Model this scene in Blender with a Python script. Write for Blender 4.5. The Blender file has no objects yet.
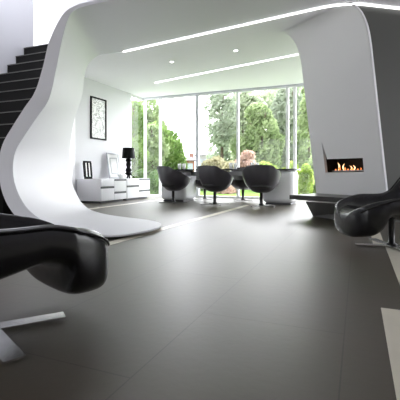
import bpy, bmesh, math, random
from mathutils import Vector, Matrix
from mathutils.geometry import tessellate_polygon
random.seed(7)
S = bpy.context.scene
COL = S.collection
V = Vector
PI = math.pi

# ------------------------------------------------------------------ camera
F = 379.0; HY = 174.5; CH = 0.63
YAW = math.atan2(158, 379)
cy, sy = math.cos(YAW), math.sin(YAW)
FW = V((-sy, cy, 0)); RT = V((cy, sy, 0)); CAM = V((0, 0, CH))
cd = bpy.data.cameras.new('camera'); cam = bpy.data.objects.new('camera', cd); COL.objects.link(cam)
cam.location = CAM; cam.rotation_euler = (PI/2, 0, YAW)
cd.sensor_width = 36; cd.lens = F/400*36; cd.shift_y = -(200-HY)/400
cd.clip_start = 0.05; cd.clip_end = 300
S.camera = cam

def ray(x, y): return FW + RT*((x-200)/F) + V((0, 0, 1))*((HY-y)/F)
def atz(x, y, z):
    r = ray(x, y); return CAM + r*((z-CH)/r.z)
def aty(x, y, Y):
    r = ray(x, y); return CAM + r*(Y/r.y)
def atx(x, y, X):
    r = ray(x, y); return CAM + r*(X/r.x)
def atd(x, d, z=0):
    p = CAM + (FW + RT*((x-200)/F))*d; p.z = z; return p

# ------------------------------------------------------------------ materials
def mat(name, col, rough=0.5, metal=0.0, spec=0.5, emit=None, estr=0, coat=0):
    m = bpy.data.materials.new(name); m.use_nodes = True
    b = m.node_tree.nodes['Principled BSDF']
    b.inputs['Base Color'].default_value = (*col, 1); b.inputs['Roughness'].default_value = rough
    b.inputs['Metallic'].default_value = metal; b.inputs['Specular IOR Level'].default_value = spec
    b.inputs['Coat Weight'].default_value = coat
    if emit:
        b.inputs['Emission Color'].default_value = (*emit, 1); b.inputs['Emission Strength'].default_value = estr
    return m
def noise_bump(m, scale, strength, dist=0.01, detail=4):
    nt = m.node_tree; b = nt.nodes['Principled BSDF']
    tc = nt.nodes.new('ShaderNodeTexCoord'); n = nt.nodes.new('ShaderNodeTexNoise'); bp = nt.nodes.new('ShaderNodeBump')
    n.inputs['Scale'].default_value = scale; n.inputs['Detail'].default_value = detail
    bp.inputs['Strength'].default_value = strength; bp.inputs['Distance'].default_value = dist
    nt.links.new(tc.outputs['Object'], n.inputs['Vector']); nt.links.new(n.outputs['Fac'], bp.inputs['Height'])
    nt.links.new(bp.outputs['Normal'], b.inputs['Normal']); return m
def noise_col(m, scale, c1, c2, detail=4, lo=.35, hi=.65):
    nt = m.node_tree; b = nt.nodes['Principled BSDF']
    tc = nt.nodes.new('ShaderNodeTexCoord'); n = nt.nodes.new('ShaderNodeTexNoise'); r = nt.nodes.new('ShaderNodeValToRGB')
    n.inputs['Scale'].default_value = scale; n.inputs['Detail'].default_value = detail
    r.color_ramp.elements[0].position = lo; r.color_ramp.elements[1].position = hi
    r.color_ramp.elements[0].color = (*c1, 1); r.color_ramp.elements[1].color = (*c2, 1)
    nt.links.new(tc.outputs['Object'], n.inputs['Vector']); nt.links.new(n.outputs['Fac'], r.inputs['Fac'])
    nt.links.new(r.outputs['Color'], b.inputs['Base Color']); return m

M = {}
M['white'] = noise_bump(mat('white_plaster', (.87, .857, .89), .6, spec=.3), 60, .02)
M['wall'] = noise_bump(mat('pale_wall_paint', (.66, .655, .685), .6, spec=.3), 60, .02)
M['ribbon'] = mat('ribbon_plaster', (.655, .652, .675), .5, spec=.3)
M['slab'] = noise_bump(mat('fireplace_plaster', (.85, .85, .85), .55, spec=.3), 40, .03)
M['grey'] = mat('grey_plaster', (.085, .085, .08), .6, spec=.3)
M['lacquer'] = mat('white_lacquer', (.82, .82, .85), .25)
M['slot'] = mat('drawer_slot', (.06, .06, .07), .4)
M['leather'] = noise_bump(mat('black_leather', (.009, .009, .010), .24, spec=.45), 9, .15, .02, 2)
M['shell'] = mat('dining_shell', (.042, .039, .047), .30, spec=.5, coat=.3)
M['cushion'] = mat('seat_cushion', (.02, .02, .022), .6)
M['pole'] = mat('black_metal', (.012, .012, .012), .35, spec=.5)
M['chrome'] = mat('brushed_steel', (.75, .75, .74), .22, metal=1)
M['dark_chrome'] = mat('dark_steel', (.25, .25, .25), .3, metal=1)
M['black'] = mat('black_gloss', (.008, .008, .009), .5, spec=.06)
M['tabletop'] = mat('smoked_table_top', (.04, .04, .05), .2)
M['stair'] = noise_bump(mat('stair_stone', (.012, .0115, .011), .6, spec=.15), 30, .1)
M['nosing'] = mat('stair_nosing', (.15, .145, .135), .4)
M['bench'] = mat('hearth_stone', (.035, .034, .033), .35)
M['benchbase'] = mat('hearth_base', (.20, .20, .195), .5)
M['firebox'] = mat('firebox_steel', (.010, .009, .008), .5, spec=.2)
M['paper'] = mat('picture_paper', (.8, .8, .8), .5)
M['silver'] = mat('silver_frame', (.36, .37, .39), .4, metal=.3)
M['led'] = mat('led_light', (1, 1, 1), .5, emit=(1, 1, 1), estr=1.0)
M['spot'] = mat('spot_light', (1, 1, 1), .5, emit=(1, .98, .95), estr=4)
M['flame'] = mat('flame', (1, .4, .1), .5, emit=(1, .26, .07), estr=.35)
M['flamecore'] = mat('flame_core', (1, .8, .5), .5, emit=(1, .55, .25), estr=.9)
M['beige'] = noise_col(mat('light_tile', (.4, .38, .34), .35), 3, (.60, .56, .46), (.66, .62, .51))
M['frame'] = mat('window_frame_white', (.80, .81, .82), .4)
M['frameg'] = mat('window_frame_grey', (.55, .57, .60), .4)
M['cup'] = mat('white_porcelain', (.85, .85, .85), .25)
M['lawn'] = noise_col(mat('lawn_grass', (.2, .4, .08), 1, spec=0), 3, (.12, .20, .05), (.18, .28, .08))
M['bark'] = mat('bark', (.12, .09, .07), .95, spec=0)
M['brick'] = noise_col(mat('brick_red', (.5, .25, .2), .95, spec=0), 4, (.22, .09, .07), (.28, .17, .14))
M['render'] = mat('house_render', (.32, .31, .31), .95, spec=0)
M['roof'] = mat('roof_tile', (.2, .19, .2), .95, spec=0)
M['hpane'] = mat('house_pane', (.3, .33, .38), .3)
M['patio'] = mat('patio_stone', (.62, .62, .60), .7, spec=.2)

def abstract_art():
    m = mat('drawing', (.8, .8, .8), .5); nt = m.node_tree; b = nt.nodes['Principled BSDF']
    tc = nt.nodes.new('ShaderNodeTexCoord'); n = nt.nodes.new('ShaderNodeTexNoise'); r = nt.nodes.new('ShaderNodeValToRGB')
    n.inputs['Scale'].default_value = 5; n.inputs['Detail'].default_value = 8; n.inputs['Distortion'].default_value = 2.5
    cr = r.color_ramp; cr.elements[0].position = .40; cr.elements[0].color = (.82, .82, .82, 1)
    cr.elements[1].position = .56; cr.elements[1].color = (.78, .78, .78, 1)
    for p, c in ((.455, .70), (.475, .12), (.50, .62), (.515, .25), (.53, .75)):
        e = cr.elements.new(p); e.color = (c, c, c, 1)
    nt.links.new(tc.outputs['Object'], n.inputs['Vector']); nt.links.new(n.outputs['Fac'], r.inputs['Fac'])
    nt.links.new(r.outputs['Color'], b.inputs['Base Color']); return m
M['art'] = abstract_art()

def floor_mat():
    m = mat('dark_floor_tile', (.1, .1, .09), .40, spec=.45); nt = m.node_tree; b = nt.nodes['Principled BSDF']
    tc = nt.nodes.new('ShaderNodeTexCoord'); mp = nt.nodes.new('ShaderNodeMapping')
    mp.inputs['Rotation'].default_value = (0, 0, PI/2); mp.inputs['Location'].default_value = (.4, .05, 0)
    br = nt.nodes.new('ShaderNodeTexBrick')
    br.inputs['Color1'].default_value = (.088, .077, .056, 1); br.inputs['Color2'].default_value = (.094, .082, .060, 1)
    br.inputs['Mortar'].default_value = (.058, .05, .037, 1)
    br.inputs['Scale'].default_value = 1; br.inputs['Mortar Size'].default_value = .003; br.inputs['Mortar Smooth'].default_value = .3
    br.inputs['Brick Width'].default_value = 1.2; br.inputs['Row Height'].default_value = .6
    n = nt.nodes.new('ShaderNodeTexNoise'); n.inputs['Scale'].default_value = 1.2; n.inputs['Detail'].default_value = 6
    mx = nt.nodes.new('ShaderNodeMix'); mx.data_type = 'RGBA'; mx.blend_type = 'MULTIPLY'; mx.inputs[0].default_value = .25
    nt.links.new(tc.outputs['Object'], mp.inputs['Vector']); nt.links.new(mp.outputs['Vector'], br.inputs['Vector'])
    nt.links.new(tc.outputs['Object'], n.inputs['Vector'])
    nt.links.new(br.outputs['Color'], mx.inputs[6]); nt.links.new(n.outputs['Color'], mx.inputs[7])
    nt.links.new(mx.outputs[2], b.inputs['Base Color'])
    n2 = nt.nodes.new('ShaderNodeTexNoise'); n2.inputs['Scale'].default_value = 25
    bp = nt.nodes.new('ShaderNodeBump'); bp.inputs['Strength'].default_value = .06; bp.inputs['Distance'].default_value = .01
    nt.links.new(tc.outputs['Object'], n2.inputs['Vector']); nt.links.new(n2.outputs['Fac'], bp.inputs['Height'])
    nt.links.new(bp.outputs['Normal'], b.inputs['Normal'])
    return m
M['floor'] = floor_mat()

def glass_mat():
    m = bpy.data.materials.new('window_glass'); m.use_nodes = True; nt = m.node_tree; nt.nodes.clear()
    o = nt.nodes.new('ShaderNodeOutputMaterial'); mx = nt.nodes.new('ShaderNodeMixShader')
    t = nt.nodes.new('ShaderNodeBsdfTransparent'); g = nt.nodes.new('ShaderNodeBsdfGlossy')
    t.inputs['Color'].default_value = (.97, .97, .97, 1); g.inputs['Roughness'].default_value = .02
    mx.inputs[0].default_value = .02
    nt.links.new(t.outputs[0], mx.inputs[1]); nt.links.new(g.outputs[0], mx.inputs[2]); nt.links.new(mx.outputs[0], o.inputs[0])
    return m
M['glass'] = glass_mat()
LK = .78

def leaf_mat(name, c1, c2):
    c1 = tuple(c*LK for c in c1); c2 = tuple(c*LK for c in c2)
    m = bpy.data.materials.new(name); m.use_nodes = True; nt = m.node_tree; nt.nodes.clear()
    o = nt.nodes.new('ShaderNodeOutputMaterial'); mx = nt.nodes.new('ShaderNodeMixShader')
    d = nt.nodes.new('ShaderNodeBsdfDiffuse'); t = nt.nodes.new('ShaderNodeBsdfTranslucent')
    tc = nt.nodes.new('ShaderNodeTexCoord'); n = nt.nodes.new('ShaderNodeTexNoise'); r = nt.nodes.new('ShaderNodeValToRGB')
    n.inputs['Scale'].default_value = 1.6; n.inputs['Detail'].default_value = 5
    r.color_ramp.elements[0].position = .35; r.color_ramp.elements[1].position = .65
    r.color_ramp.elements[0].color = (*c1, 1); r.color_ramp.elements[1].color = (*c2, 1)
    nt.links.new(tc.outputs['Object'], n.inputs['Vector']); nt.links.new(n.outputs['Fac'], r.inputs['Fac'])
    nt.links.new(r.outputs['Color'], d.inputs['Color']); nt.links.new(r.outputs['Color'], t.inputs['Color'])
    mx.inputs[0].default_value = .55
    nt.links.new(d.outputs[0], mx.inputs[1]); nt.links.new(t.outputs[0], mx.inputs[2]); nt.links.new(mx.outputs[0], o.inputs[0])
    return m

M['cupglass'] = leaf_mat('frosted_white', (1.05, 1.05, 1.05), (1.1, 1.1, 1.1))
# ------------------------------------------------------------------ helpers
def obj(name, bm, m, parent=None, smooth=False, sharp=None):
    if sharp is not None:
        for e in bm.edges:
            if len(e.link_faces) == 2 and e.calc_face_angle(0) > math.radians(sharp): e.smooth = False
        smooth = True
    if smooth:
        for f in bm.faces: f.smooth = True
    me = bpy.data.meshes.new(name); bm.to_mesh(me); bm.free()
    if isinstance(m, (list, tuple)):
        for k in m: me.materials.append(k)
    else: me.materials.append(m)
    o = bpy.data.objects.new(name, me); COL.objects.link(o)
    if parent: o.parent = parent
    return o
def thing(name, label, cat, loc=(0, 0, 0), rz=0, group=None):
    o = bpy.data.objects.new(name, None); COL.objects.link(o); o.empty_display_size = .1
    o.location = loc; o.rotation_euler = (0, 0, rz); return tag(o, label, cat, group)
def tag(o, label, cat, group=None, kind=None):
    o['label'] = label; o['category'] = cat
    if group: o['group'] = group
    if kind: o['kind'] = kind
    return o
def struct(o, label=None):
    o['kind'] = 'structure'
    if label: o['label'] = label
    return o
def dup(root, loc, rz, label=None, group=None):
    r = root.copy(); COL.objects.link(r); r.location = loc; r.rotation_euler = (0, 0, rz)
    if label: r['label'] = label
    if group: r['group'] = group
    for ch in list(root.children):
        c = ch.copy(); COL.objects.link(c); c.parent = r
        for g in ch.children:
            d = g.copy(); COL.objects.link(d); d.parent = c
    return r
def box(bm, x0, x1, y0, y1, z0, z1, bev=0, seg=2):
    r = bmesh.ops.create_cube(bm, size=1)
    vs = r['verts']
    bmesh.ops.scale(bm, vec=(abs(x1-x0), abs(y1-y0), abs(z1-z0)), verts=vs)
    bmesh.ops.translate(bm, vec=((x0+x1)/2, (y0+y1)/2, (z0+z1)/2), verts=vs)
    if bev:
        es = list({e for v in vs for e in v.link_edges})
        bmesh.ops.bevel(bm, geom=es, offset=bev, segments=seg, affect='EDGES', profile=.5)
    return bm
def B(*a, **k): return box(bmesh.new(), *a, **k)
def lathe(bm, prof, n=24, c=(0, 0)):
    rings = []
    for r, z in prof:
        if r < 1e-5: rings.append([bm.verts.new((c[0], c[1], z))])
        else: rings.append([bm.verts.new((c[0]+r*math.cos(2*PI*i/n), c[1]+r*math.sin(2*PI*i/n), z)) for i in range(n)])
    for a, b in zip(rings, rings[1:]):
        for i in range(n):
            j = (i+1) % n
            if len(a) == 1 and len(b) == 1: continue
            if len(a) == 1: bm.faces.new((a[0], b[j], b[i]))
            elif len(b) == 1: bm.faces.new((a[i], a[j], b[0]))
            else: bm.faces.new((a[i], a[j], b[j], b[i]))
    return bm
def prism(bm, pts, z0, z1):
    lo = [bm.verts.new((p[0], p[1], z0)) for p in pts]; hi = [bm.verts.new((p[0], p[1], z1)) for p in pts]
    bm.faces.new(lo[::-1]); bm.faces.new(hi)
    n = len(pts)
    for i in range(n):
        j = (i+1) % n; bm.faces.new((lo[i], lo[j], hi[j], hi[i]))
    bmesh.ops.recalc_face_normals(bm, faces=bm.faces); return bm
def bar(bm, a, b, w, h):
    """box beam from a to b, width w (horizontal) and height h (along up)"""
    a, b = V(a), V(b); t = (b-a).normalized(); up = V((0, 0, 1)) if abs(t.z) < .9 else V((1, 0, 0))
    s = t.cross(up).normalized(); u = s.cross(t).normalized()
    q = []
    for p in (a, b):
        q.append([bm.verts.new(p+s*(i*w/2)+u*(j*h/2)) for i, j in ((-1, -1), (1, -1), (1, 1), (-1, 1))])
    bm.faces.new(q[0]); bm.faces.new(q[1][::-1])
    for i in range(4):
        j = (i+1) % 4; bm.faces.new((q[0][j], q[0][i], q[1][i], q[1][j]))
    bmesh.ops.recalc_face_normals(bm, faces=bm.faces); return bm
def catmull(P, n):
    out = []
    P = [2*P[0]-P[1]] + list(P) + [2*P[-1]-P[-2]]
    for i in range(1, len(P)-2):
        a, b, c, d = P[i-1:i+3]
        for k in range(n):
            t = k/n
            out.append(.5*((2*b)+(c-a)*t+(2*a-5*b+4*c-d)*t*t+(3*b-a-3*c+d)*t**3))
    out.append(P[-2]); return out
def lerp(a, b, t): return a+(b-a)*t
def interp(xs, ys, x):
    if x <= xs[0]: return ys[0]
    for i in range(len(xs)-1):
        if x <= xs[i+1]:
            t = (x-xs[i])/(xs[i+1]-xs[i]); t = t*t*(3-2*t); return lerp(ys[i], ys[i+1], t)
    return ys[-1]
def loft(bm, rings, closed=True, cap=True):
    vr = [[bm.verts.new(p) for p in r] for r in rings]
    n = len(vr[0])
    for a, b in zip(vr, vr[1:]):
        for i in range(n if closed else n-1):
            j = (i+1) % n; bm.faces.new((a[i], a[j], b[j], b[i]))
    if cap:
        bm.faces.new(vr[0][::-1]); bm.faces.new(vr[-1])
    bmesh.ops.recalc_face_normals(bm, faces=bm.faces); return bm

CEIL = 2.85
XL = -5.78      # dining left wall
YW = 9.56       # window wall
YB = 6.75       # stair hall back wall
LEDA, LEDB, LEDC = V((-3.9, 5.80, CEIL)), V((-.15, 5.24, CEIL)), V((.52, 5.72, CEIL))
WD = V((.67, .48, 0)).normalized()

# ------------------------------------------------------------------ room shell
struct(obj('floor', B(-8, 3.4, -3.2, YW+.12, -.12, 0), M['floor']))
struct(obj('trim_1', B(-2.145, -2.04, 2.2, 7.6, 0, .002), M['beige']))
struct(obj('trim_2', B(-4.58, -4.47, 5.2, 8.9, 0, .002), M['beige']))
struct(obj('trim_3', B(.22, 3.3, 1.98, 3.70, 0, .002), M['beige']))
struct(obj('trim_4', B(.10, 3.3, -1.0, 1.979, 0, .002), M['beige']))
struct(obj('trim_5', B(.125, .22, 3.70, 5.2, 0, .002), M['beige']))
# dining ceiling
bm = bmesh.new()
prism(bm, [(XL-.1, YW+.12), (XL-.1, 5.85), (-4.9, 5.83), (-3.9, 5.84), (-.15, 5.27), (.5, 5.75), (3.4, 7.83), (3.4, YW+.12)], CEIL+.012, CEIL+.18)
struct(obj('ceiling', bm, M['white']))
bm = bmesh.new(); prism(bm, [(-8, -3.2), (-8, 3.2), (3.4, 3.2), (3.4, -3.2)], 5.2, 5.35)
prism(bm, [(-8, 6.2), (-8, YB+.2), (3.4, YB+.2), (3.4, 6.2)], 5.2, 5.35)
prism(bm, [(-4.6, 3.2), (-4.6, 6.2), (3.4, 6.2), (3.4, 3.2)], 5.2, 5.35)
prism(bm, [(-8, 3.2), (-8, 6.2), (-6.0, 6.2), (-6.0, 3.2)], 5.2, 5.35)
struct(obj('ceiling_upper', bm, M['white']))
# walls
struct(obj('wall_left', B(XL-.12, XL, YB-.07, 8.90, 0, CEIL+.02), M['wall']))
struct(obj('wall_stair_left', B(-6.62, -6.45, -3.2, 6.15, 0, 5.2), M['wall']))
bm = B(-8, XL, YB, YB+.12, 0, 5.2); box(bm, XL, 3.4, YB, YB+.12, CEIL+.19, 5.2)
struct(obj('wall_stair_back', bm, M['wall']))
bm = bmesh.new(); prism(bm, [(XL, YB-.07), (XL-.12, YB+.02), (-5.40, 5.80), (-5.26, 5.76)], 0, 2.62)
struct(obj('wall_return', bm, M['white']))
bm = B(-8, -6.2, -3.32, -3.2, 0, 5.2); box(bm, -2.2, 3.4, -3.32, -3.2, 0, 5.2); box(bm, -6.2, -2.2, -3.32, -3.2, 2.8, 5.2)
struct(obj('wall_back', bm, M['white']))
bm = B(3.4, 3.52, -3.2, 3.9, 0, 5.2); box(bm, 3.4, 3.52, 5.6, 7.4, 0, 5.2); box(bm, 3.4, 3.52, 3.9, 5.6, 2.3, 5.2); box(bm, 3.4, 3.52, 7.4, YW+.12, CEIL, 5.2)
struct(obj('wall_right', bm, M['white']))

# ------------------------------------------------------------------ sweeping ribbon: foot, balustrade wall, soffit
def A_(x, y, Y): return aty(x, y, Y)
def Z_(x, y, z): return atz(x, y, z)
pairs = [
 (V((-2.85, 4.03, CEIL)), V((-3.7, 5.775, CEIL)), .05),
 (V((-3.22, 4.03, CEIL)), V((-4.12, 5.80, CEIL)), .05),
 (A_(74, 10.5, 4.02), A_(100, 55, 5.76), .05),
 (A_(67, 22, 4.0), A_(92, 60, 5.73), .10),
 (A_(61, 45, 3.95), A_(86.5, 68, 5.7), .16),
 (A_(56, 70, 3.93), A_(84, 80, 5.7), .17),
 (A_(49, 99, 3.9), A_(81.5, 98, 5.7), .20),
 (A_(37, 117, 3.88), A_(75, 117, 5.7), .20),
 (A_(25, 135, 3.85), A_(71.5, 135, 5.7), .20),
 (A_(16, 150, 3.82), A_(69.8, 150, 5.7), .20),
 (A_(13, 165, 3.8), A_(69.5, 163, 5.7), .20),
 (A_(14, 180, 3.75), A_(71, 180, 5.7), .20),
 (A_(19, 195, 3.7), A_(77, 195, 5.66), .20),
 (A_(28, 209, 3.62), A_(82, 203, 5.6), .18),
 (A_(42, 220, 3.45), A_(89, 209, 5.45), .10),
 (Z_(65, 229.5, .055), Z_(97, 212, .05), .03),
 (Z_(97, 234.5, .045), Z_(107, 214.5, .045), .018),
 (Z_(120, 234.8, .045), Z_(122, 216.7, .045), .018),
 (Z_(137, 232.3, .045), Z_(138, 218.6, .045), .018),
 (Z_(150, 229.8, .045), Z_(150, 220.2, .045), .018),
 (Z_(158, 227.2, .045), Z_(157.5, 221.9, .045), .018),
 (Z_(161.3, 225.2, .045), Z_(161.2, 223.7, .045), .018)]
SUB = 5; NV = 16
Bc = catmull([p[0] for p in pairs], SUB); Cc = catmull([p[1] for p in pairs], SUB)
Tc = []
for i in range(len(pairs)-1):
    for k in range(SUB): Tc.append(lerp(pairs[i][2], pairs[i+1][2], k/SUB))
Tc.append(pairs[-1][2])
pre = [(V((3.3, 4.03, CEIL)), V((3.3, 7.70, CEIL))), (V((2.0, 4.03, CEIL)), V((2.0, 6.777, CEIL))), (V((.52, 4.03, CEIL)), LEDC.copy()), (V((.1, 4.03, CEIL)), V((.1, 5.42, CEIL))),
       (V((-.15, 4.03, CEIL)), LEDB.copy()), (V((-.5, 4.03, CEIL)), V((-.6, 5.307, CEIL))), (V((-1.6, 4.03, CEIL)), V((-2, 5.516, CEIL))), (V((-2.3, 4.03, CEIL)), V((-3.0, 5.666, CEIL)))]
Bc = [p[0] for p in pre]+Bc; Cc = [p[1] for p in pre]+Cc; Tc = [.05]*len(pre)+Tc
NS = len(Bc)
grid = [[lerp(Bc[i], Cc[i], k/NV) for k in range(NV+1)] for i in range(NS)]
def gnorm(i, k):
    a = grid[min(i+1, NS-1)][k]-grid[max(i-1, 0)][k]; b = grid[i][min(k+1, NV)]-grid[i][max(k-1, 0)]
    n = a.cross(b); return n.normalized() if n.length > 1e-9 else V((0, 0, -1))
# orient outward: at the soffit the outside is up
sgn = 1 if gnorm(2, NV//2).z > 0 else -1
outer = []
for i in range(NS):
    row = []
    for k in range(NV+1):
        n = gnorm(i, k)*sgn; t = lerp(Tc[i], min(Tc[i], .06), k/NV)
        p = grid[i][k]+n*t
        if p.z < .001: p.z = .001
        row.append(p)
    outer.append(row)
bm = bmesh.new()
vi = [[bm.verts.new(p) for p in r] for r in grid]; vo = [[bm.verts.new(p) for p in r] for r in outer]
for i in range(NS-1):
    for k in range(NV):
        bm.faces.new((vi[i][k], vi[i][k+1], vi[i+1][k+1], vi[i+1][k])); bm.faces.new((vo[i][k], vo[i+1][k], vo[i+1][k+1], vo[i][k+1]))
    bm.faces.new((vi[i][0], vi[i+1][0], vo[i+1][0], vo[i][0])); bm.faces.new((vi[i][NV], vo[i][NV], vo[i+1][NV], vi[i+1][NV]))
for i in (0, NS-1):
    for k in range(NV): bm.faces.new((vi[i][k], vo[i][k], vo[i][k+1], vi[i][k+1]))
bmesh.ops.recalc_face_normals(bm, faces=bm.faces)
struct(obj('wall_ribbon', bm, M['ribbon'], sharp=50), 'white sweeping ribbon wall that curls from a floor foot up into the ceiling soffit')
def ribbon_x(Y, z):
    best = None
    for i in range(len(pre), NS):
        for k in range(NV+1):
            p = outer[i][k]
            e = abs(p.y-Y)+abs(p.z-z)
            if best is None or e < best[0]: best = (e, p.x)
    return best[1]

# ------------------------------------------------------------------ staircase
st = thing('staircase', 'dark stone staircase rising behind the white ribbon wall', 'stairs', (-5.4, 3.89, 0))
T, R = .20, .2316; Y0, Z0 = 3.89, .956
for k in range(-4, 11):
    y = Y0+k*T; z = Z0+k*R
    if k < 10: d = T
    else: d = .83
    zb = max(0, z-R-.14) if k > 1 else 0.0
    xr = min(-.95*y if k > 5 else 0, ribbon_x(y, z), ribbon_x(y+d, z), ribbon_x(y, max(z-R, .2)), ribbon_x(y+d, max(z-R-.1, .2)))-.01
    if k < 0: xr = -4.8
    x0 = -6.44
    s = obj('step', B(x0+5.4, xr+5.4, y-Y0, y+d-Y0+.01, zb, z-.014), M['stair'], st)
    obj('nosing', B(x0+5.4, xr+5.4, y-Y0-.012, y+d-Y0+.01, z-.014, z), M['nosing'], s)

# ------------------------------------------------------------------ windows
def window(name, pts, posts, wide=()):
    pass
w1 = bpy.data.objects.new('window_1', None); COL.objects.link(w1); struct(w1)
bm = B(XL, 3.4, YW, YW+.10, CEIL-.055, CEIL+.01); box(bm, XL, 3.4, YW, YW+.12, 0, .05)
obj('window_frame', bm, M['frame'], w1)
obj('header_track', B(XL, 3.4, YW-.03, YW, CEIL-.02, CEIL+.01), M['frameg'], w1)
for X, w in ((XL+.04, .06), (-5.24, .06), (-2.92, .065), (-1.63, .07), (-1.45, .07), (-.2, .07)):
    obj('mullion', B(X-w/2, X+w/2, YW+.01, YW+.08, .05, CEIL-.055), M['frame'], w1)
obj('mullion', B(-4.07-.045, -4.07+.045, YW-.01, YW+.09, .05, CEIL-.055), M['frameg'], w1)
obj('pane', B(XL, 3.4, YW+.04, YW+.05, .05, CEIL-.055), M['glass'], w1)
for n_, (ya, yb, zt) in ((3, (3.9, 5.6, 2.3)), (4, (7.4, YW, CEIL))):  # unseen right-hand windows, added to light the ribbon face and dining wall
    w3 = bpy.data.objects.new('window_%d' % n_, None); COL.objects.link(w3); struct(w3)
    bm = B(3.42, 3.5, ya, yb, 0, .06); box(bm, 3.42, 3.5, ya, yb, zt-.06, zt)
    for q in range(4):
        yy = lerp(ya+.03, yb-.03, q/3); box(bm, 3.42, 3.5, yy-.03, yy+.03, .06, zt-.06)
    obj('window_frame', bm, M['frame'], w3)
    obj('pane', B(3.455, 3.465, ya, yb, .06, zt-.06), M['glass'], w3)
w5 = bpy.data.objects.new('window_5', None); COL.objects.link(w5); struct(w5)  # unseen rear window, added to light the fireplace slab from the front
bm = B(-6.2, -2.2, -3.30, -3.22, 0, .06); box(bm, -6.2, -2.2, -3.30, -3.22, 2.74, 2.8)
for q in range(5):
    xx = lerp(-6.17, -2.23, q/4); box(bm, xx-.03, xx+.03, -3.30, -3.22, .06, 2.74)
obj('window_frame', bm, M['frame'], w5)
obj('pane', B(-6.2, -2.2, -3.265, -3.255, .06, 2.74), M['glass'], w5)
w2 = bpy.data.objects.new('window_2', None); COL.objects.link(w2); struct(w2)
bm = B(XL-.09, XL-.005, 8.90, YW+.06, CEIL-.055, CEIL+.01); box(bm, XL-.1, XL-.005, 8.90, YW+.06, 0, .05); box(bm, XL-.08, XL-.005, 8.90, 8.95, .05, CEIL-.055)
obj('window_frame', bm, M['frame'], w2)
obj('pane', B(XL-.055, XL-.045, 8.95, YW, .05, CEIL-.055), M['glass'], w2)

# ------------------------------------------------------------------ fireplace slab, hearth, dark wall
G = V((-.8, .6, 0))
P0 = V((.379, 5.618, 0)); P1 = V((.137, 5.446, 2.33)); PC = V((.083, 5.4075, CEIL)); P2 = V((-.15, 5.24, CEIL))
prof = [lerp(P0, P1, t/6) for t in range(7)]
for k in range(1, 13):
    t = k/12; prof.append(P1*(1-t)**2+PC*(2*t*(1-t))+P2*t*t)
nslab = G.cross(P1-P0).normalized()
if nslab.y > 0: nslab = -nslab           # towards the room
def on_slab(x, y):
    r = ray(x, y); t = (P0-CAM).dot(nslab)/r.dot(nslab); p = CAM+r*t; return p
UW = 1.2
# face with opening: (u, v) coordinates, u along G, v up the lean
Lv = (P1-P0); Lh = Lv.length; Lv = Lv.normalized()
def uv(p):
    q = p-P0; g = q.dot(G); l = q.dot(Lv); c = G.dot(Lv); det = 1-c*c
    return ((g-c*l)/det, (l-c*g)/det)
def xyz(u, v, back=0): return P0+G*u+Lv*v-nslab*back
tl, tr, br, bl, ap = [uv(on_slab(*p)) for p in ((325.5, 159.2), (362.7, 158), (363.9, 172.3), (325.5, 172.8), (321.7, 141.5))]
tl2 = uv(on_slab(327.0, 159.2))
print('OPENING', tl, tr, br, bl, ap)
hole = [ap, tl2, tr, br, bl]
if True:
    outerp = [(0, 0), (0, Lh), (UW, Lh), (UW, 0)]
    allp = outerp+hole
    tris = tessellate_polygon([[V((a, b, 0)) for a, b in outerp], [V((a, b, 0)) for a, b in hole]])
    bm = bmesh.new()
    vs = [bm.verts.new(xyz(a, b)) for a, b in allp]
    for t in tris: bm.faces.new([vs[i] for i in t])
    # reveal of the opening
    hb = [bm.verts.new(xyz(a, b, .05)) for a, b in hole]
    for i in range(5):
        j = (i+1) % 5; bm.faces.new((vs[4+i], vs[4+j], hb[j], hb[i]))
    # fillet
    rows = [[bm.verts.new(p), bm.verts.new(p+G*UW)] for p in prof[7:]]
    rows = [[vs[1], vs[2]]]+rows
    for a, b in zip(rows, rows[1:]): bm.faces.new((a[0], a[1], b[1], b[0]))
    # body behind: left side and back
    bk = [V((-.48, .67, 0)).normalized()*0.0]
    lb0 = bm.verts.new(P0+G*UW-nslab*.45); lb1 = bm.verts.new(P1+G*UW-nslab*.45); lb2 = bm.verts.new(PC+G*UW-nslab*.45+V((0, 0, .005)))
    bm.faces.new([vs[3], vs[2], lb1, lb0])
    bm.faces.new([vs[2]]+[r[1] for r in rows[1:]]+[lb2, lb1])
    rb0 = bm.verts.new(P0-nslab*.45); rb1 = bm.verts.new(P1-nslab*.45); rb2 = bm.verts.new(PC-nslab*.45+V((0, 0, .005)))
    bm.faces.new((lb0, lb1, rb1, rb0)); bm.faces.new((lb1, lb2, rb2, rb1))
    bm.faces.new([vs[0], rb0, rb1, vs[1]]); bm.faces.new([vs[1], rb1, rb2]+[r[0] for r in rows[1:]][::-1])
    bmesh.ops.recalc_face_normals(bm, faces=bm.faces)
    struct(obj('wall_fireplace', bm, M['slab'], sharp=25), 'pale grey leaning chimney wall that curves into the ceiling')
# dark side wall in the plane of the slab's right edge
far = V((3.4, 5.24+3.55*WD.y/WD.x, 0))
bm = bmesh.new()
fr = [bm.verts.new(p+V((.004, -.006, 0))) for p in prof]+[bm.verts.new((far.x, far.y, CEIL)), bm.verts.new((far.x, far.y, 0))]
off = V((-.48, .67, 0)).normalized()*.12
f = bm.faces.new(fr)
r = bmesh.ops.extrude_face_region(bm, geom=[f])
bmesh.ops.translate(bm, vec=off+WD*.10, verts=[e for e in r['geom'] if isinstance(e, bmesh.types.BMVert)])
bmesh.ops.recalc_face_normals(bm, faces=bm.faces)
struct(obj('wall_grey', bm, M['grey']))
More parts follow.
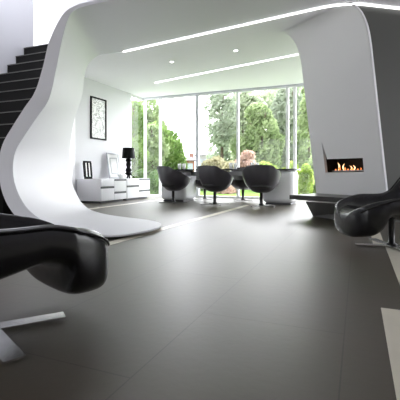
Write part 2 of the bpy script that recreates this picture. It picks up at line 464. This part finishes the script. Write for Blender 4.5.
# white edge bead along the slab's right edge
bm = bmesh.new(); rings = []
for i, p in enumerate(prof[:-2]):
    t = (prof[i+1]-p).normalized(); s = t.cross(nslab).normalized(); n = V((.48, -.67, 0)).normalized()
    w = V(WD)*.026
    rings.append([p+n*.004, p+w+n*.004, p+w+n*.018, p+n*.018])
loft(bm, rings)
struct(obj('trim_6', bm, M['white']))

# gas fire
fc = xyz((tl[0]+tr[0])/2, bl[1])
fire = thing('gas_fire', 'built-in gas fire burning in the pale grey chimney wall', 'fireplace', fc)
def loc(p): return p-fc
bm = bmesh.new()
fl = [bm.verts.new(loc(xyz(a, b, .05))) for a, b in hole]; bkv = [bm.verts.new(loc(xyz(a, b, .30))) for a, b in hole]
bm.faces.new(bkv)
for i in range(5):
    j = (i+1) % 5; bm.faces.new((fl[i], fl[j], bkv[j], bkv[i]))
obj('firebox', bm, M['firebox'], fire)
bmid = (bl[1]+br[1])/2
pL = loc(xyz(bl[0]-.03, bl[1]+.01, .14)); pR = loc(xyz(br[0]+.03, br[1]+.01, .14))
obj('burner', bar(bmesh.new(), pL, pR, .06, .02), M['dark_chrome'], fire)
def flame(t, h, w, dx, core):
    base = lerp(pL, pR, t)+V((0, 0, .005)); bm = bmesh.new(); rings = []
    for k in range(9):
        s = k/8; r = w*(math.sin(PI*min(1, s*.92+.08))**.8)*(1-.55*s); c = base+G*(dx*math.sin(s*4.0)*s)+V((0, 0, h*s))
        rings.append([c+G*(r*math.cos(a*PI/4))+nslab*(r*.6*math.sin(a*PI/4)) for a in range(8)])
    loft(bm, rings); obj('flame', bm, M['flamecore'] if core else M['flame'], fire, smooth=True)
for t, h, w, dx, c in ((.17, .125, .020, -.03, 1), (.20, .075, .028, .01, 0), (.32, .11, .016, .025, 1), (.36, .05, .028, .01, 0), (.53, .075, .014, -.03, 1), (.62, .08, .014, -.03, 1), (.57, .04, .03, .01, 0), (.80, .045, .012, -.02, 0), (.90, .10, .017, -.03, 1), (.93, .06, .025, .0, 0), (.08, .03, .02, 0, 0), (.45, .03, .02, 0, 0), (.72, .03, .02, 0, 0)):
    flame(t, h, w, dx, c)

# hearth bench
nb = V((-.6, -.8, 0))
q0 = V((P0.x, P0.y, 0))+G*UW; q1 = V((P0.x, P0.y, 0))-G*.0
hb_o = q0+nb*.2
hb = thing('hearth_bench', 'dark cantilevered hearth bench beneath the fire', 'bench', (hb_o.x, hb_o.y, 0))
tip = atz(289.5, 194.8, .33); tip2 = atz(336, 197.3, .33)
fdir = (tip2-tip).normalized()
tipR = tip+fdir*1.35
bl_ = V((q0.x, q0.y, 0))+nb*.04; brr = V((q1.x, q1.y, 0))+nb*.06
bm = bmesh.new()
sl = [(tip-hb_o), (tipR-hb_o), (brr-hb_o), (bl_-hb_o)]
prism(bm, [(p.x, p.y) for p in sl], .265, .33)
obj('bench_slab', bm, M['bench'], hb)
b0 = atz(312.8, 216, 0); b1 = b0+(atz(336, 220, 0)-b0).normalized()*1.1
t0 = atz(305.5, 201.5, .265); t0 = t0-fdir*0.0; t1 = t0+fdir*1.25
bm = bmesh.new()
lo = [b0, b1, V((brr.x, brr.y, 0)), V((bl_.x, bl_.y, 0))+V((.1, -.1, 0))]
hi = [t0, t1, V((brr.x, brr.y, .265)), V((bl_.x, bl_.y, .265))]
lv = [bm.verts.new(p-hb_o) for p in lo]; hv = [bm.verts.new(V((p.x, p.y, .265))-hb_o) for p in hi]
bm.faces.new(lv); bm.faces.new(hv)
for i in range(4): bm.faces.new((lv[i], lv[(i+1) % 4], hv[(i+1) % 4], hv[i]))
bmesh.ops.recalc_face_normals(bm, faces=bm.faces)
obj('bench_base', bm, M['benchbase'], hb)

# ------------------------------------------------------------------ ceiling lights
def strip(name, pts, w, h, label, group=None):
    bm = bmesh.new(); rings = []
    pts = [V(p) for p in pts]
    for i, p in enumerate(pts):
        t = (pts[min(i+1, len(pts)-1)]-pts[max(i-1, 0)]).normalized(); s = t.cross(V((0, 0, 1))).normalized()
        rings.append([p-s*w/2+V((0, 0, h/2)), p+s*w/2+V((0, 0, h/2)), p+s*w/2-V((0, 0, h/2)), p-s*w/2-V((0, 0, h/2))])
    loft(bm, rings); return tag(obj(name, bm, M['led']), label, 'light', group)
zz = CEIL-.012
corner = []
for k in range(13):
    t = k/12; a = lerp(LEDB, LEDA, .09); c = lerp(LEDB, LEDC, .45); b = LEDB+V((.03, .0, 0))
    corner.append(a*(1-t)**2+b*(2*t*(1-t))+c*t*t)
path = [LEDA]+[lerp(LEDA, LEDB, k/8*.9) for k in range(1, 8)]+corner+[lerp(LEDB, LEDC, 1), LEDB+WD*4.2]
path = [V((p.x, p.y, zz)) for p in path]
strip('led_strip', [p+V((0, -.03, 0)) for p in path], .026, .014, 'long white light strip bending along the grey soffit edge', 'ceiling light strips')
l2a, l2b = atz(155, 83, CEIL), atz(298, 54.6, CEIL)
strip('led_strip', [V((l2a.x, l2a.y, CEIL+.003)), V((l2b.x, l2b.y, CEIL+.003))], .024, .018, 'short straight light strip in the white ceiling above the dining table', 'ceiling light strips')
for i, (x, y) in enumerate(((171.8, 62.4), (236, 51))):
    p = atz(x, y, CEIL)
    t = thing('downlight', ['round recessed downlight in white ceiling nearer the left wall', 'round recessed downlight in white ceiling nearer the chimney wall'][i], 'light', (p.x, p.y, CEIL+.012), 0, 'recessed downlights')
    obj('rim', lathe(bmesh.new(), [(.035, -.006), (.055, -.006), (.058, 0), (.035, 0), (.035, -.006)]), M['frame'], t, smooth=True)
    obj('lens', lathe(bmesh.new(), [(0, -.003), (.034, -.003), (.034, 0)]), M['spot'], t)

# ------------------------------------------------------------------ sideboards
def sideboard(Y0, Y1, label):
    w = Y1-Y0; dpt = .66; h = .53
    t = thing('sideboard', label, 'sideboard', (XL+.02, Y0, 0), 0, 'white sideboards')
    obj('carcass', B(0, dpt-.022, 0, w, .05, h, bev=.003), M['lacquer'], t)
    obj('plinth', B(.05, dpt-.06, .05, w-.05, 0, .05), M['slot'], t)
    g = .004; xm = w*.5
    spec = [(0, xm, .37, h, 0), (0, xm, .055, .325, 1), (xm, w, .24, h-.045, 1), (xm, w, .055, .195, 1)]
    for a, b, z0, z1, pull in spec:
        d = obj('drawer', B(dpt-.022, dpt, a+g, b-g, z0+g, z1-g, bev=.002), M['lacquer'], t)
        if pull: obj('pull', B(dpt-.020, dpt-.002, a+g, b-g, z1-g, z1+.040), M['slot'], d)
    return t
sideboard(6.71, 7.67, 'white drawer sideboard under the framed drawing, nearer the white ribbon')
sideboard(7.71, 8.78, 'white drawer sideboard under the black table lamp, nearer the window')
SBZ = .53

# wall picture
pa, pb = 7.19, 7.78
pic = thing('framed_drawing', 'tall black framed abstract drawing on the white wall', 'picture', (XL, (pa+pb)/2, 1.97))
def frame_bm(w, h, fw, x0, x1):
    bm = B(x0, x1, -w/2, w/2, h/2-fw, h/2); box(bm, x0, x1, -w/2, w/2, -h/2, -h/2+fw)
    box(bm, x0, x1, -w/2, -w/2+fw, -h/2+fw, h/2-fw); box(bm, x0, x1, w/2-fw, w/2, -h/2+fw, h/2-fw); return bm
obj('frame', frame_bm(.59, 1.0, .034, 0, .03), M['black'], pic)
obj('drawing', B(.001, .012, -.267, .267, -.472, .472), M['art'], pic)
# small black frame with two pale openings, leaning on the sideboard
t = thing('photo_frame', 'small black frame with two narrow white panels on the sideboard', 'frame', (-5.52, 6.81, SBZ), .0)
fr = obj('frame', bmesh.new(), M['black'], t)
def lean(bm, a): bmesh.ops.rotate(bm, cent=(0, 0, 0), matrix=Matrix.Rotation(a, 3, 'Y'), verts=bm.verts); return bm
bm = B(-.012, .012, -.125, .125, 0, .05); box(bm, -.012, .012, -.125, .125, .36, .40)
for y0, y1 in ((-.135, -.075), (-.028, .028), (.075, .135)): box(bm, -.012, .012, y0, y1, .05, .36)
lean(bm, -.10); bmesh.ops.translate(bm, vec=(0, 0, .002), verts=bm.verts); bm.to_mesh(fr.data)
for y0, y1 in ((-.075, -.028), (.028, .075)):
    obj('panel', lean(B(-.006, .004, y0, y1, .05, .36), -.10), M['paper'], t)
# silver frame leaning on the wall
t = thing('silver_frame', 'large pale silver frame leaning on the wall behind the sideboard top', 'frame', (-5.58, 7.92, SBZ))
bm = frame_bm(.50, .64, .03, -.012, .012); bmesh.ops.translate(bm, vec=(0, 0, .322), verts=bm.verts); obj('frame', lean(bm, -.16), M['silver'], t)
bm = B(-.008, .004, -.22, .22, .03, .61); obj('mat_board', lean(bm, -.16), M['paper'], t)
bm = frame_bm(.30, .40, .02, 0, .012); bmesh.ops.translate(bm, vec=(0, 0, .32), verts=bm.verts); obj('inner_frame', lean(bm, -.16), M['silver'], t)
# white bowl in front
bm = lathe(bmesh.new(), [(0, 0), (.05, 0), (.055, .012), (.09, .06), (.115, .10), (.108, .10), (.08, .06), (.045, .02), (0, .016)])
o = tag(obj('bowl', bm, M['cup'], smooth=True), 'small white bowl in front of the silver frame', 'bowl'); o.location = (-5.36, 7.86, SBZ)
# black baroque lamp
t = thing('table_lamp', 'black baroque table lamp with a drum shade on the sideboard', 'lamp', (-5.37, 8.17, SBZ))
bm = bmesh.new()
for k in range(4):
    a = PI/4+k*PI/2; c, s = math.cos(a), math.sin(a)
    pts = [(.03, .15), (.075, .13), (.07, .07), (.11, .04), (.15, .012), (.13, .0)]
    rings = []
    for i, (r, z) in enumerate(pts):
        rings.append([V((c*r-s*.022*q, s*r+c*.022*q, z+.018*e)) for q, e in ((-1, 0), (1, 0), (1, 1), (-1, 1))])
    loft(bm, rings)
obj('foot', bm, M['black'], t, sharp=40)
obj('stem', lathe(bmesh.new(), [(0, .07), (.07, .08), (.09, .12), (.055, .16), (.08, .20), (.07, .24), (.045, .28), (.062, .32), (.066, .36), (.05, .41), (.075, .45), (.075, .48), (.03, .51), (.012, .76), (0, .76)], 20), M['black'], t, smooth=True)
obj('lamp_shade', lathe(bmesh.new(), [(.165, .51), (.145, .775), (.140, .775), (.160, .51), (.165, .51)], 32), M['black'], t, sharp=40)

# ------------------------------------------------------------------ dining table
tb = thing('dining_table', 'long dining table with smoked top on two white pedestals by the window', 'table', (-2.75, 8.24, 0))
bm = bmesh.new(); pts = []
for (cx, c0) in ((1.30, -PI/2), (-1.30, PI/2)):
    for k in range(13):
        a = c0+PI*k/12; pts.append((cx+.32*math.cos(a)*(1),   .42*math.sin(a)))
prism(bm, pts, .72, .75); obj('table_top', bm, M['tabletop'], tb)
for s, (x0, x1) in ((-1, (-1.56, -.90)), (1, (.88, 1.54))):
    bm = B(x0, x1, -.37, .33, .035, .72, bev=.10, seg=5); obj('pedestal', bm, M['lacquer'], tb, sharp=50)
    obj('pedestal_foot', B(x0+.07, x1-.07, -.31, .30, 0, .036), M['slot'], tb)
obj('stretcher', B(-.90, .88, -.03, .03, .60, .70), M['dark_chrome'], tb)
# cups
k = 0
for px in (179.5, 184.0, 231.0, 235.5, 252.6, 257.2):
    p = atd(px, 8.75 if px < 200 else 8.2 if px < 240 else 7.95)
    nm = ['left cup of the white pair behind the leftmost dining chair', 'right cup of the white pair behind the leftmost dining chair', 'left cup of the white pair right of the middle dining chair', 'right cup of the white pair right of the middle dining chair', 'left cup of the white pair behind the right dining chair', 'right cup of the white pair behind the right dining chair'][k]; k += 1
    o = tag(obj('cup', lathe(bmesh.new(), [(0, 0), (.030, 0), (.034, .01), (.042, .13), (.038, .13), (.030, .02), (0, .014)], 20), M['cupglass'], smooth=True), nm, 'cup', 'white cups on the dining table')
    o.location = (p.x, p.y, .75)

# ------------------------------------------------------------------ dining chairs
def tub(bm, thick=.03):
    """open bowl shell; back at -Y, front at +Y"""
    N = 48; K = 14
    def rim(a):      # a = 0 at the back
        c = abs(a)/PI
        h = interp([0, .20, .40, .56, .72, 1], [.815, .805, .705, .61, .54, .50], c)
        r = interp([0, .25, .5, .75, 1], [.31, .365, .385, .385, .40], c)
        return r, h
    rings = []
    for off in (0, 1):
        rr = []
        for k in range(K+1):
            s = k/K if off == 0 else 1-k/K
            ring = []
            for i in range(N):
                a = -PI+2*PI*i/N; r, h = rim(a)
                zb = .268
                q = math.sin(s*PI/2*.93)/math.sin(PI/2*.93)
                rad = .07+(r-.07)*(.45*q+.55*s); z = zb+(h-zb)*(1-math.cos(s*PI/2))**.92
                rad += .03*math.sin(s*PI)
                if off: rad = max(.03, rad-thick*(0.35+.65*min(1, (1-s)*3+.0))); z += thick*1.2*(1-s)
                ring.append(V((rad*math.sin(a), -rad*math.cos(a), z)))
            rr.append(ring)
        rings += rr
    return loft(bm, rings)
def dining_chair(loc_, rz, label):
    t = thing('dining_chair', label, 'chair', loc_, rz, 'dining chairs round the table')
    obj('shell', tub(bmesh.new()), M['shell'], t, sharp=60)
    obj('seat_cushion', lathe(bmesh.new(), [(0, .36), (.22, .36), (.26, .39), (.25, .43), (.2, .45), (0, .455)], 32), M['cushion'], t, smooth=True)
    obj('pole', lathe(bmesh.new(), [(0, .02), (.05, .02), (.05, .035), (.034, .06), (.030, .29), (.07, .30), (0, .31)], 20), M['pole'], t, smooth=True)
    for k in range(4):
        a = PI/4+.25+k*PI/2
        bm = bmesh.new(); u = V((math.cos(a), math.sin(a), 0))
        bar(bm, u*.03+V((0, 0, .016)), u*.31+V((0, 0, .012)), .035, .012)
        obj('base_blade', bm, M['dark_chrome'], t)
    return t
c1 = atd(214.8, 7.92); c0 = atd(173.2, 8.38); c2 = atd(261.3, 7.5)
DC = dining_chair((c1.x, c1.y, 0), -.30, 'middle black tub chair on the near side of the dining table')
dup(DC, (c0.x, c0.y, 0), -.52, 'leftmost black tub chair on the near side of the dining table')
dup(DC, (c2.x, c2.y, 0), .12, 'rightmost black tub chair on the near side of the dining table')
f0 = atd(204.8, 9.55); f1 = atd(243, 9.1)
dup(DC, (f0.x, f0.y, 0), PI-.1, 'black tub chair on the window side of the table, left one')
dup(DC, (f1.x, f1.y, 0), PI+.1, 'black tub chair on the window side of the table, right one')

# ------------------------------------------------------------------ lounge chairs
def lounge(label, loc_, rz):
    t = thing('lounge_chair', label, 'armchair', loc_, rz, 'black leather lounge chairs')
    # spine in the f(+X)-z plane from front tip to back top; U = 'up out of the seat'
    sp = [  # f, z, ux, uz, half width, rim a, belly b, hollow c
     (.470, .24, 0, 1, .050, .03, .03, .02), (.467, .24, 0, 1, .13, .065, .07, .055), (.457, .24, 0, 1, .19, .09, .095, .08), (.437, .245, 0, 1, .24, .105, .115, .085),
     (.40, .26, 0, 1, .28, .12, .13, .085), (.35, .28, 0, 1, .305, .125, .148, .075), (.30, .29, 0, 1, .32, .135, .15, .055), (.255, .295, 0, 1, .33, .14, .115, .04),
     (.215, .30, 0, 1, .335, .14, .035, .025), (.10, .305, 0, 1, .34, .14, .03, .01), (-.03, .31, 0, 1, .345, .135, .065, .0), (-.14, .315, .10, .99, .345, .14, .085, .0),
     (-.25, .34, .35, .94, .345, .16, .08, .0), (-.35, .40, .62, .78, .34, .18, .05, .01), (-.43, .51, .80, .60, .33, .17, .05, .01), (-.50, .66, .86, .50, .30, .12, .05, .01),
     (-.58, .82, .88, .47, .26, .09, .045, .01), (-.63, .92, .88, .47, .21, .06, .04, .01), (-.66, .98, .88, .47, .13, .04, .035, .01), (-.67, 1.0, .88, .47, .04, .02, .02, .01)]
    NO = 22
    rings = []
    pr = []
    n = len(sp)
    keys = [catmull([V((s[i], s[i+1], 0)) if i+1 < 8 else V((s[i], 0, 0)) for s in sp], 3) for i in (0, 2, 4, 6)]
    for j in range(len(keys[0])):
        f, z = keys[0][j].x, keys[0][j].y; q_ = min(1, max(0, (f-.12)/.15)); f -= .03*q_; z -= .02*q_+.006; U = V((keys[1][j].x, 0, keys[1][j].y)).normalized()
        w, a = keys[2][j].x, keys[2][j].y; b, c = keys[3][j].x, keys[3][j].y
        O = V((f, 0, z)); Yv = V((0, 1, 0)); ring = []
        for i in range(NO+1):             # outer skin, rim to rim under the belly
            ph = PI*i/NO; cs, sn = math.cos(ph), math.sin(ph)
            y = w*math.copysign(abs(cs)**.55, cs)*(1+.10*math.sin(ph*2)**2); h = a-(a+b)*sn**.85
            ring.append(O+Yv*y+U*h)
        ti = min(.05, w*.3)
        for i in range(1, NO):            # inner skin back again
            ph = PI-PI*i/NO; cs, sn = math.cos(ph), math.sin(ph)
            y = (w-ti*min(1, sn*4))*math.copysign(abs(cs)**.75, cs); h = a-(a-c)*sn**1.1+.036*min(1, w/.25)*math.exp(-((sn-.25)/.22)**2)
            ring.append(O+Yv*y+U*h)
        rings.append(ring)
    bm = loft(bmesh.new(), rings)
    o = obj('shell', bm, M['leather'], t, smooth=True)
    ss = o.modifiers.new('sub', 'SUBSURF'); ss.levels = 1; ss.render_levels = 1
    # piping along both rims
    for side in (0, NO):
        bm = bmesh.new(); R_ = []
        pts = [r[side] for r in rings[9:-6]]
        for i, p in enumerate(pts):
            tn = (pts[min(i+1, len(pts)-1)]-pts[max(i-1, 0)]).normalized(); s1 = tn.cross(V((0, 1, 0))).normalized(); s2 = V((0, 1, 0))
            q = p+V((0, math.copysign(.004, p.y), 0))
            R_.append([q+s1*(.006*math.cos(k*PI/3))+s2*(.006*math.sin(k*PI/3)) for k in range(6)])
        loft(bm, R_); obj('piping', bm, M['leather'], t, smooth=True)
    obj('pole', lathe(bmesh.new(), [(0, .02), (.045, .02), (.045, .03), (.026, .04), (.026, .27), (.09, .28), (.09, .295), (0, .30)], 24), M['pole'], t, sharp=40)
    for k in range(4):
        a = math.radians((52, -25, 232, 155)[k])-LRZ; u = V((math.cos(a), math.sin(a), 0))
        bm = bmesh.new(); bar(bm, u*.02+V((0, 0, .012)), u*(.295, .35, .295, .35)[k]+V((0, 0, .012)), .072, .007)
        obj('base_blade', bm, M['chrome'], t)
    return t
BL = 0
LRZ = math.radians(68)
BL = math.radians(54)-LRZ
LC = lounge('black leather lounge chair cut by the left frame edge, steel base blades showing', (-1.375, 1.078, 0), LRZ)
rc = atd(391.5, 3.3)
dup(LC, (rc.x, rc.y, 0), math.radians(207), 'black leather lounge chair on the right before the fireplace')

# ------------------------------------------------------------------ garden
struct(obj('ground_lawn', B(-60, 60, YW+.9, 120, -.2, -.05), M['lawn']))
struct(obj('ground_patio', B(-14, 8, YW+.12, YW+.9, -.2, -.03), M['patio']))
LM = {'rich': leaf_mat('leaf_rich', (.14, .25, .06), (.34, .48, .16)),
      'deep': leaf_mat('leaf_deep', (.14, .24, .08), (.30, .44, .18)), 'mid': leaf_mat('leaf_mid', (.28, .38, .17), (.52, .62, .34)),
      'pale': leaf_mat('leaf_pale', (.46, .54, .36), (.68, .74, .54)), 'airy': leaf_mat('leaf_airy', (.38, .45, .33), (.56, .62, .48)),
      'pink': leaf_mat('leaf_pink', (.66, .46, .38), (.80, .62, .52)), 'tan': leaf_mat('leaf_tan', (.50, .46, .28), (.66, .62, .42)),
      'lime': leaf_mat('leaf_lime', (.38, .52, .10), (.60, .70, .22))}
def leaf_cloud(bm, c, rx, ry, rz, n, size, rng):
    for _ in range(n):
        while True:
            d = V((rng.uniform(-1, 1), rng.uniform(-1, 1), rng.uniform(-1, 1)))
            if .05 < d.length <= 1: break
        d = d.normalized()*(d.length**.45)
        p = V((c[0]+d.x*rx, c[1]+d.y*ry, c[2]+d.z*rz))
        ax = V((rng.gauss(0, 1), rng.gauss(0, 1), rng.gauss(0, 1))).normalized()
        bx = ax.orthogonal().normalized(); s = size*rng.uniform(.6, 1.3); cx_ = ax.cross(bx)
        q = [p+bx*s, p+cx_*s*.5+ax*s*.15, p-bx*s, p-cx_*s*.5+ax*s*.15]
        bm.faces.new([bm.verts.new(v) for v in q])
def tree(px, d, wpx, ytop, ybot, kind, label, name='tree', n=1500, size=.11, blobs=9, seed=0, group='garden trees', trunk=True):
    rng = random.Random(seed+int(px*13)); n = int(n*(1.1 if kind == 'airy' and ytop > 80 else 1.7)); size *= 1.15
    base = atd(px, d, -.05); k = d/F
    w = wpx*k/2; zt = CH+(HY-ytop)*k; zb = max(-.05, CH+(HY-ybot)*k) if trunk else -.22
    t = thing(name, label, name.replace('_', ' '), base, 0, group)
    bm = bmesh.new(); H = zt-zb
    leaf_cloud(bm, (0, 0, zb+.05+H*.5), w*.62, w*.62, H*.42, n//3, size, rng)
    for b in range(blobs):
        a = rng.uniform(0, 2*PI); r = w*rng.uniform(.2, .72); z = zb+.05+H*rng.uniform(.15, .85)
        s = (1-abs((z-zb)/H-.45)*.9)
        leaf_cloud(bm, (r*s*math.cos(a), r*s*math.sin(a), z), w*.42, w*.42, min(w*.42, H*.2), int(n*2/3/blobs), size, rng)
    for v in bm.verts: v.co.z = max(v.co.z, .01)
    obj('foliage', bm, LM[kind], t)
    if trunk:
        bm = bmesh.new(); lathe(bm, [(0, 0), (.09+H*.012, 0), (.06, H*.3+zb), (.03, zb+H*.8), (0, zb+H*.85)], 10)
        for j in range(5):
            a = j*1.3; z0 = zb+H*(.25+.1*j); bar(bm, (0, 0, z0), (w*.5*math.cos(a), w*.5*math.sin(a), z0+H*.18), .035, .035)
        obj('trunk', bm, M['bark'], t, smooth=True)
    return t
tree(134, 15, 40, 92, 200, 'rich', 'leafy green tree beyond the narrow side window', n=2600)
tree(152, 17, 40, 118, 196, 'mid', 'pale green tree just right of the window corner', n=2200, seed=3)
tree(167, 19, 56, 124, 190, 'rich', 'rounded green tree sloping down beside the white sky gap', n=2400, seed=5)
tree(178, 24, 26, 146, 184, 'rich', 'low green tree in front of the red brick houses', n=1500, seed=8, size=.14)
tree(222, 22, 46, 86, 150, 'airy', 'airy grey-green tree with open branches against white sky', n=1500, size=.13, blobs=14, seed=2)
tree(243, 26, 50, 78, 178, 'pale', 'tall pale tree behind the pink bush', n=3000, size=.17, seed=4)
tree(262, 21, 54, 100, 184, 'mid', 'dense green tree in the middle of the right windows', n=3600, size=.13, seed=6)
tree(288, 24, 60, 76, 182, 'airy', 'tall dark grey-green tree beside the chimney wall', n=3600, size=.16, seed=7)
tree(309, 20, 34, 80, 182, 'mid', 'green tree half hidden by the chimney wall', n=1800, seed=9)
tree(140, 24, 60, 96, 192, 'mid', 'tall pale tree behind the narrow side window', n=3000, seed=11, size=.15)
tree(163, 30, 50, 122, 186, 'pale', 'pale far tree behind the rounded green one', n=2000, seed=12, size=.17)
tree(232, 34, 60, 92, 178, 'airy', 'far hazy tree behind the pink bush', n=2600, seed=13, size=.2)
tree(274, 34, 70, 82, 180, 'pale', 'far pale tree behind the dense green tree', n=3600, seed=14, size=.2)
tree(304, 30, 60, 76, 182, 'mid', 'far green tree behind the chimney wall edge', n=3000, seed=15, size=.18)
def bush(px, d, wpx, ytop, ybot, kind, label, **k): return tree(px, d, wpx, ytop, ybot, kind, label, name='bush', group='garden bushes', trunk=False, blobs=6, **k)
bush(245, 17, 26, 147, 180, 'pink', 'round pinkish brown bush behind the right dining chair', n=1500, size=.08)
bush(216, 19, 34, 155, 184, 'tan', 'pale tan bush below the white house', n=1500, size=.09)
bush(229, 15.5, 26, 160, 186, 'tan', 'tan bush left of the pink bush', n=1200, size=.08, seed=2)
bush(203, 16, 26, 168, 190, 'mid', 'low green bush seen under the table left of centre', n=1200, size=.07)
bush(190, 13, 24, 180, 196, 'tan', 'low brownish bush seen beneath the table by the left pedestal', n=900, size=.05)
bush(226, 13.5, 30, 182, 194, 'pink', 'low reddish bush seen beneath the middle of the table', n=900, size=.05)
bush(268, 15, 40, 161, 187, 'lime', 'lime green bush behind the right end of the table', n=1500, size=.07)
bush(292, 13, 26, 158, 188, 'lime', 'bright lime bush behind the white right pedestal', n=1300, size=.06)
bush(306, 11.6, 24, 160, 197, 'lime', 'yellowish bush between pedestal and hearth bench', n=1300, size=.045)
bush(314, 13.5, 24, 150, 190, 'mid', 'green bush just left of the chimney wall', n=1300, size=.06)
bush(138, 12.6, 26, 170, 199, 'deep', 'deep green bush outside the side window', n=1300, size=.06)
bush(154, 12.2, 20, 168, 199, 'deep', 'deep green bush beside the left dining chair', n=1200, size=.055)
def house(px0, px1, d, ytop, yeave, wallm, label):
    k = d/F; p = atd((px0+px1)/2, d, -.05); w = (px1-px0)*k/2; ze = CH+(HY-yeave)*k; zt = CH+(HY-ytop)*k
    t = thing('house', label, 'house', p, YAW, 'houses beyond the garden')
    obj('wall', B(-w, w, 0, 5, 0, ze), wallm, t)
    bm = bmesh.new()
    q = [bm.verts.new(v) for v in ((-w-.3, -.3, ze), (w+.3, -.3, ze), (w+.3, 5.3, ze), (-w-.3, 5.3, ze), (-w*.7, 2.5, zt), (w*.7, 2.5, zt))]
    for f in ((0, 1, 5, 4), (1, 2, 5), (2, 3, 4, 5), (3, 0, 4), (3, 2, 1, 0)): bm.faces.new([q[i] for i in f])
    bmesh.ops.recalc_face_normals(bm, faces=bm.faces); obj('roof', bm, M['roof'], t)
    for x in (-.5, .1, .6): obj('window', B(x*w-.3, x*w+.3, -.05, .05, ze*.55, ze*.85), M['hpane'], t)
    obj('chimney', B(w*.4, w*.4+.6, 2.2, 2.8, ze, zt+.5), M['brick'], t)
house(196, 214, 55, 149, 155, M['render'], 'pale white house seen beyond the garden')
house(176, 194, 48, 155.5, 160, M['brick'], 'red brick house beyond the garden, left of the white one')

# ------------------------------------------------------------------ light
W = bpy.data.worlds.new('world'); S.world = W; W.use_nodes = True; nt = W.node_tree
bg = nt.nodes['Background']; tc = nt.nodes.new('ShaderNodeTexCoord'); sp_ = nt.nodes.new('ShaderNodeSeparateXYZ'); rp = nt.nodes.new('ShaderNodeValToRGB')
rp.color_ramp.elements[0].position = 0; rp.color_ramp.elements[0].color = (.97, .98, 1, 1)
rp.color_ramp.elements[1].position = .8; rp.color_ramp.elements[1].color = (.88, .92, 1, 1)
mr = nt.nodes.new('ShaderNodeMapRange')      # hazy bright sky on the garden side, greyer behind the house
mr.inputs['From Min'].default_value = -.6; mr.inputs['From Max'].default_value = 1
mr.inputs['To Min'].default_value = 1.3; mr.inputs['To Max'].default_value = 3.6
nt.links.new(tc.outputs['Generated'], sp_.inputs[0]); nt.links.new(sp_.outputs['Z'], rp.inputs['Fac']); nt.links.new(rp.outputs['Color'], bg.inputs['Color'])
nt.links.new(sp_.outputs['Y'], mr.inputs['Value']); nt.links.new(mr.outputs[0], bg.inputs['Strength'])
def portal(name, c, rot, sx, sy_):
    l = bpy.data.lights.new(name, 'AREA'); l.shape = 'RECTANGLE'; l.size = sx; l.size_y = sy_; l.cycles.is_portal = True
    o = bpy.data.objects.new(name, l); COL.objects.link(o); o.location = c; o.rotation_euler = rot
portal('window_daylight', ((XL+3.4)/2, YW+.14, 1.4), (-PI/2, 0, 0), 9.2, 2.8)
portal('added_side_daylight', (3.6, 4.75, 1.15), (PI/2, 0, PI/2), 1.7, 2.3)  # portal for the added window facing the ribbon
portal('added_corner_daylight', (3.6, 8.5, 1.4), (PI/2, 0, PI/2), 2.2, 2.8)  # portal for the added window behind the chimney slab
portal('skylight_daylight', (-5.3, 4.7, 5.3), (0, 0, 0), 1.4, 3.0)
portal('added_rear_daylight', (-4.2, -3.4, 1.4), (PI/2, 0, 0), 4.0, 2.8)  # portal for the added window behind the camera
def area(name, c, rot, sx, sy_, e, col=(1, 1, 1)):
    l = bpy.data.lights.new(name, 'AREA'); l.shape = 'RECTANGLE'; l.size = sx; l.size_y = sy_; l.energy = e; l.color = col
    o = bpy.data.objects.new(name, l); COL.objects.link(o); o.location = c; o.rotation_euler = rot; return o
sun = bpy.data.lights.new('soft_sun', 'SUN'); sun.energy = .75; sun.angle = math.radians(50); sun.color = (1, .98, .95)
so = bpy.data.objects.new('soft_sun', sun); COL.objects.link(so); so.rotation_euler = (math.radians(-50), 0, math.radians(5))

S.view_settings.view_transform = 'Standard'; S.view_settings.look = 'None'; S.view_settings.exposure = 1.88; S.view_settings.gamma = 1
S.view_settings.use_curve_mapping = False
S.cycles.use_denoising = True
S.cycles.max_bounces = 10; S.cycles.diffuse_bounces = 6; S.cycles.transparent_max_bounces = 16
S.cycles.sample_clamp_indirect = 6
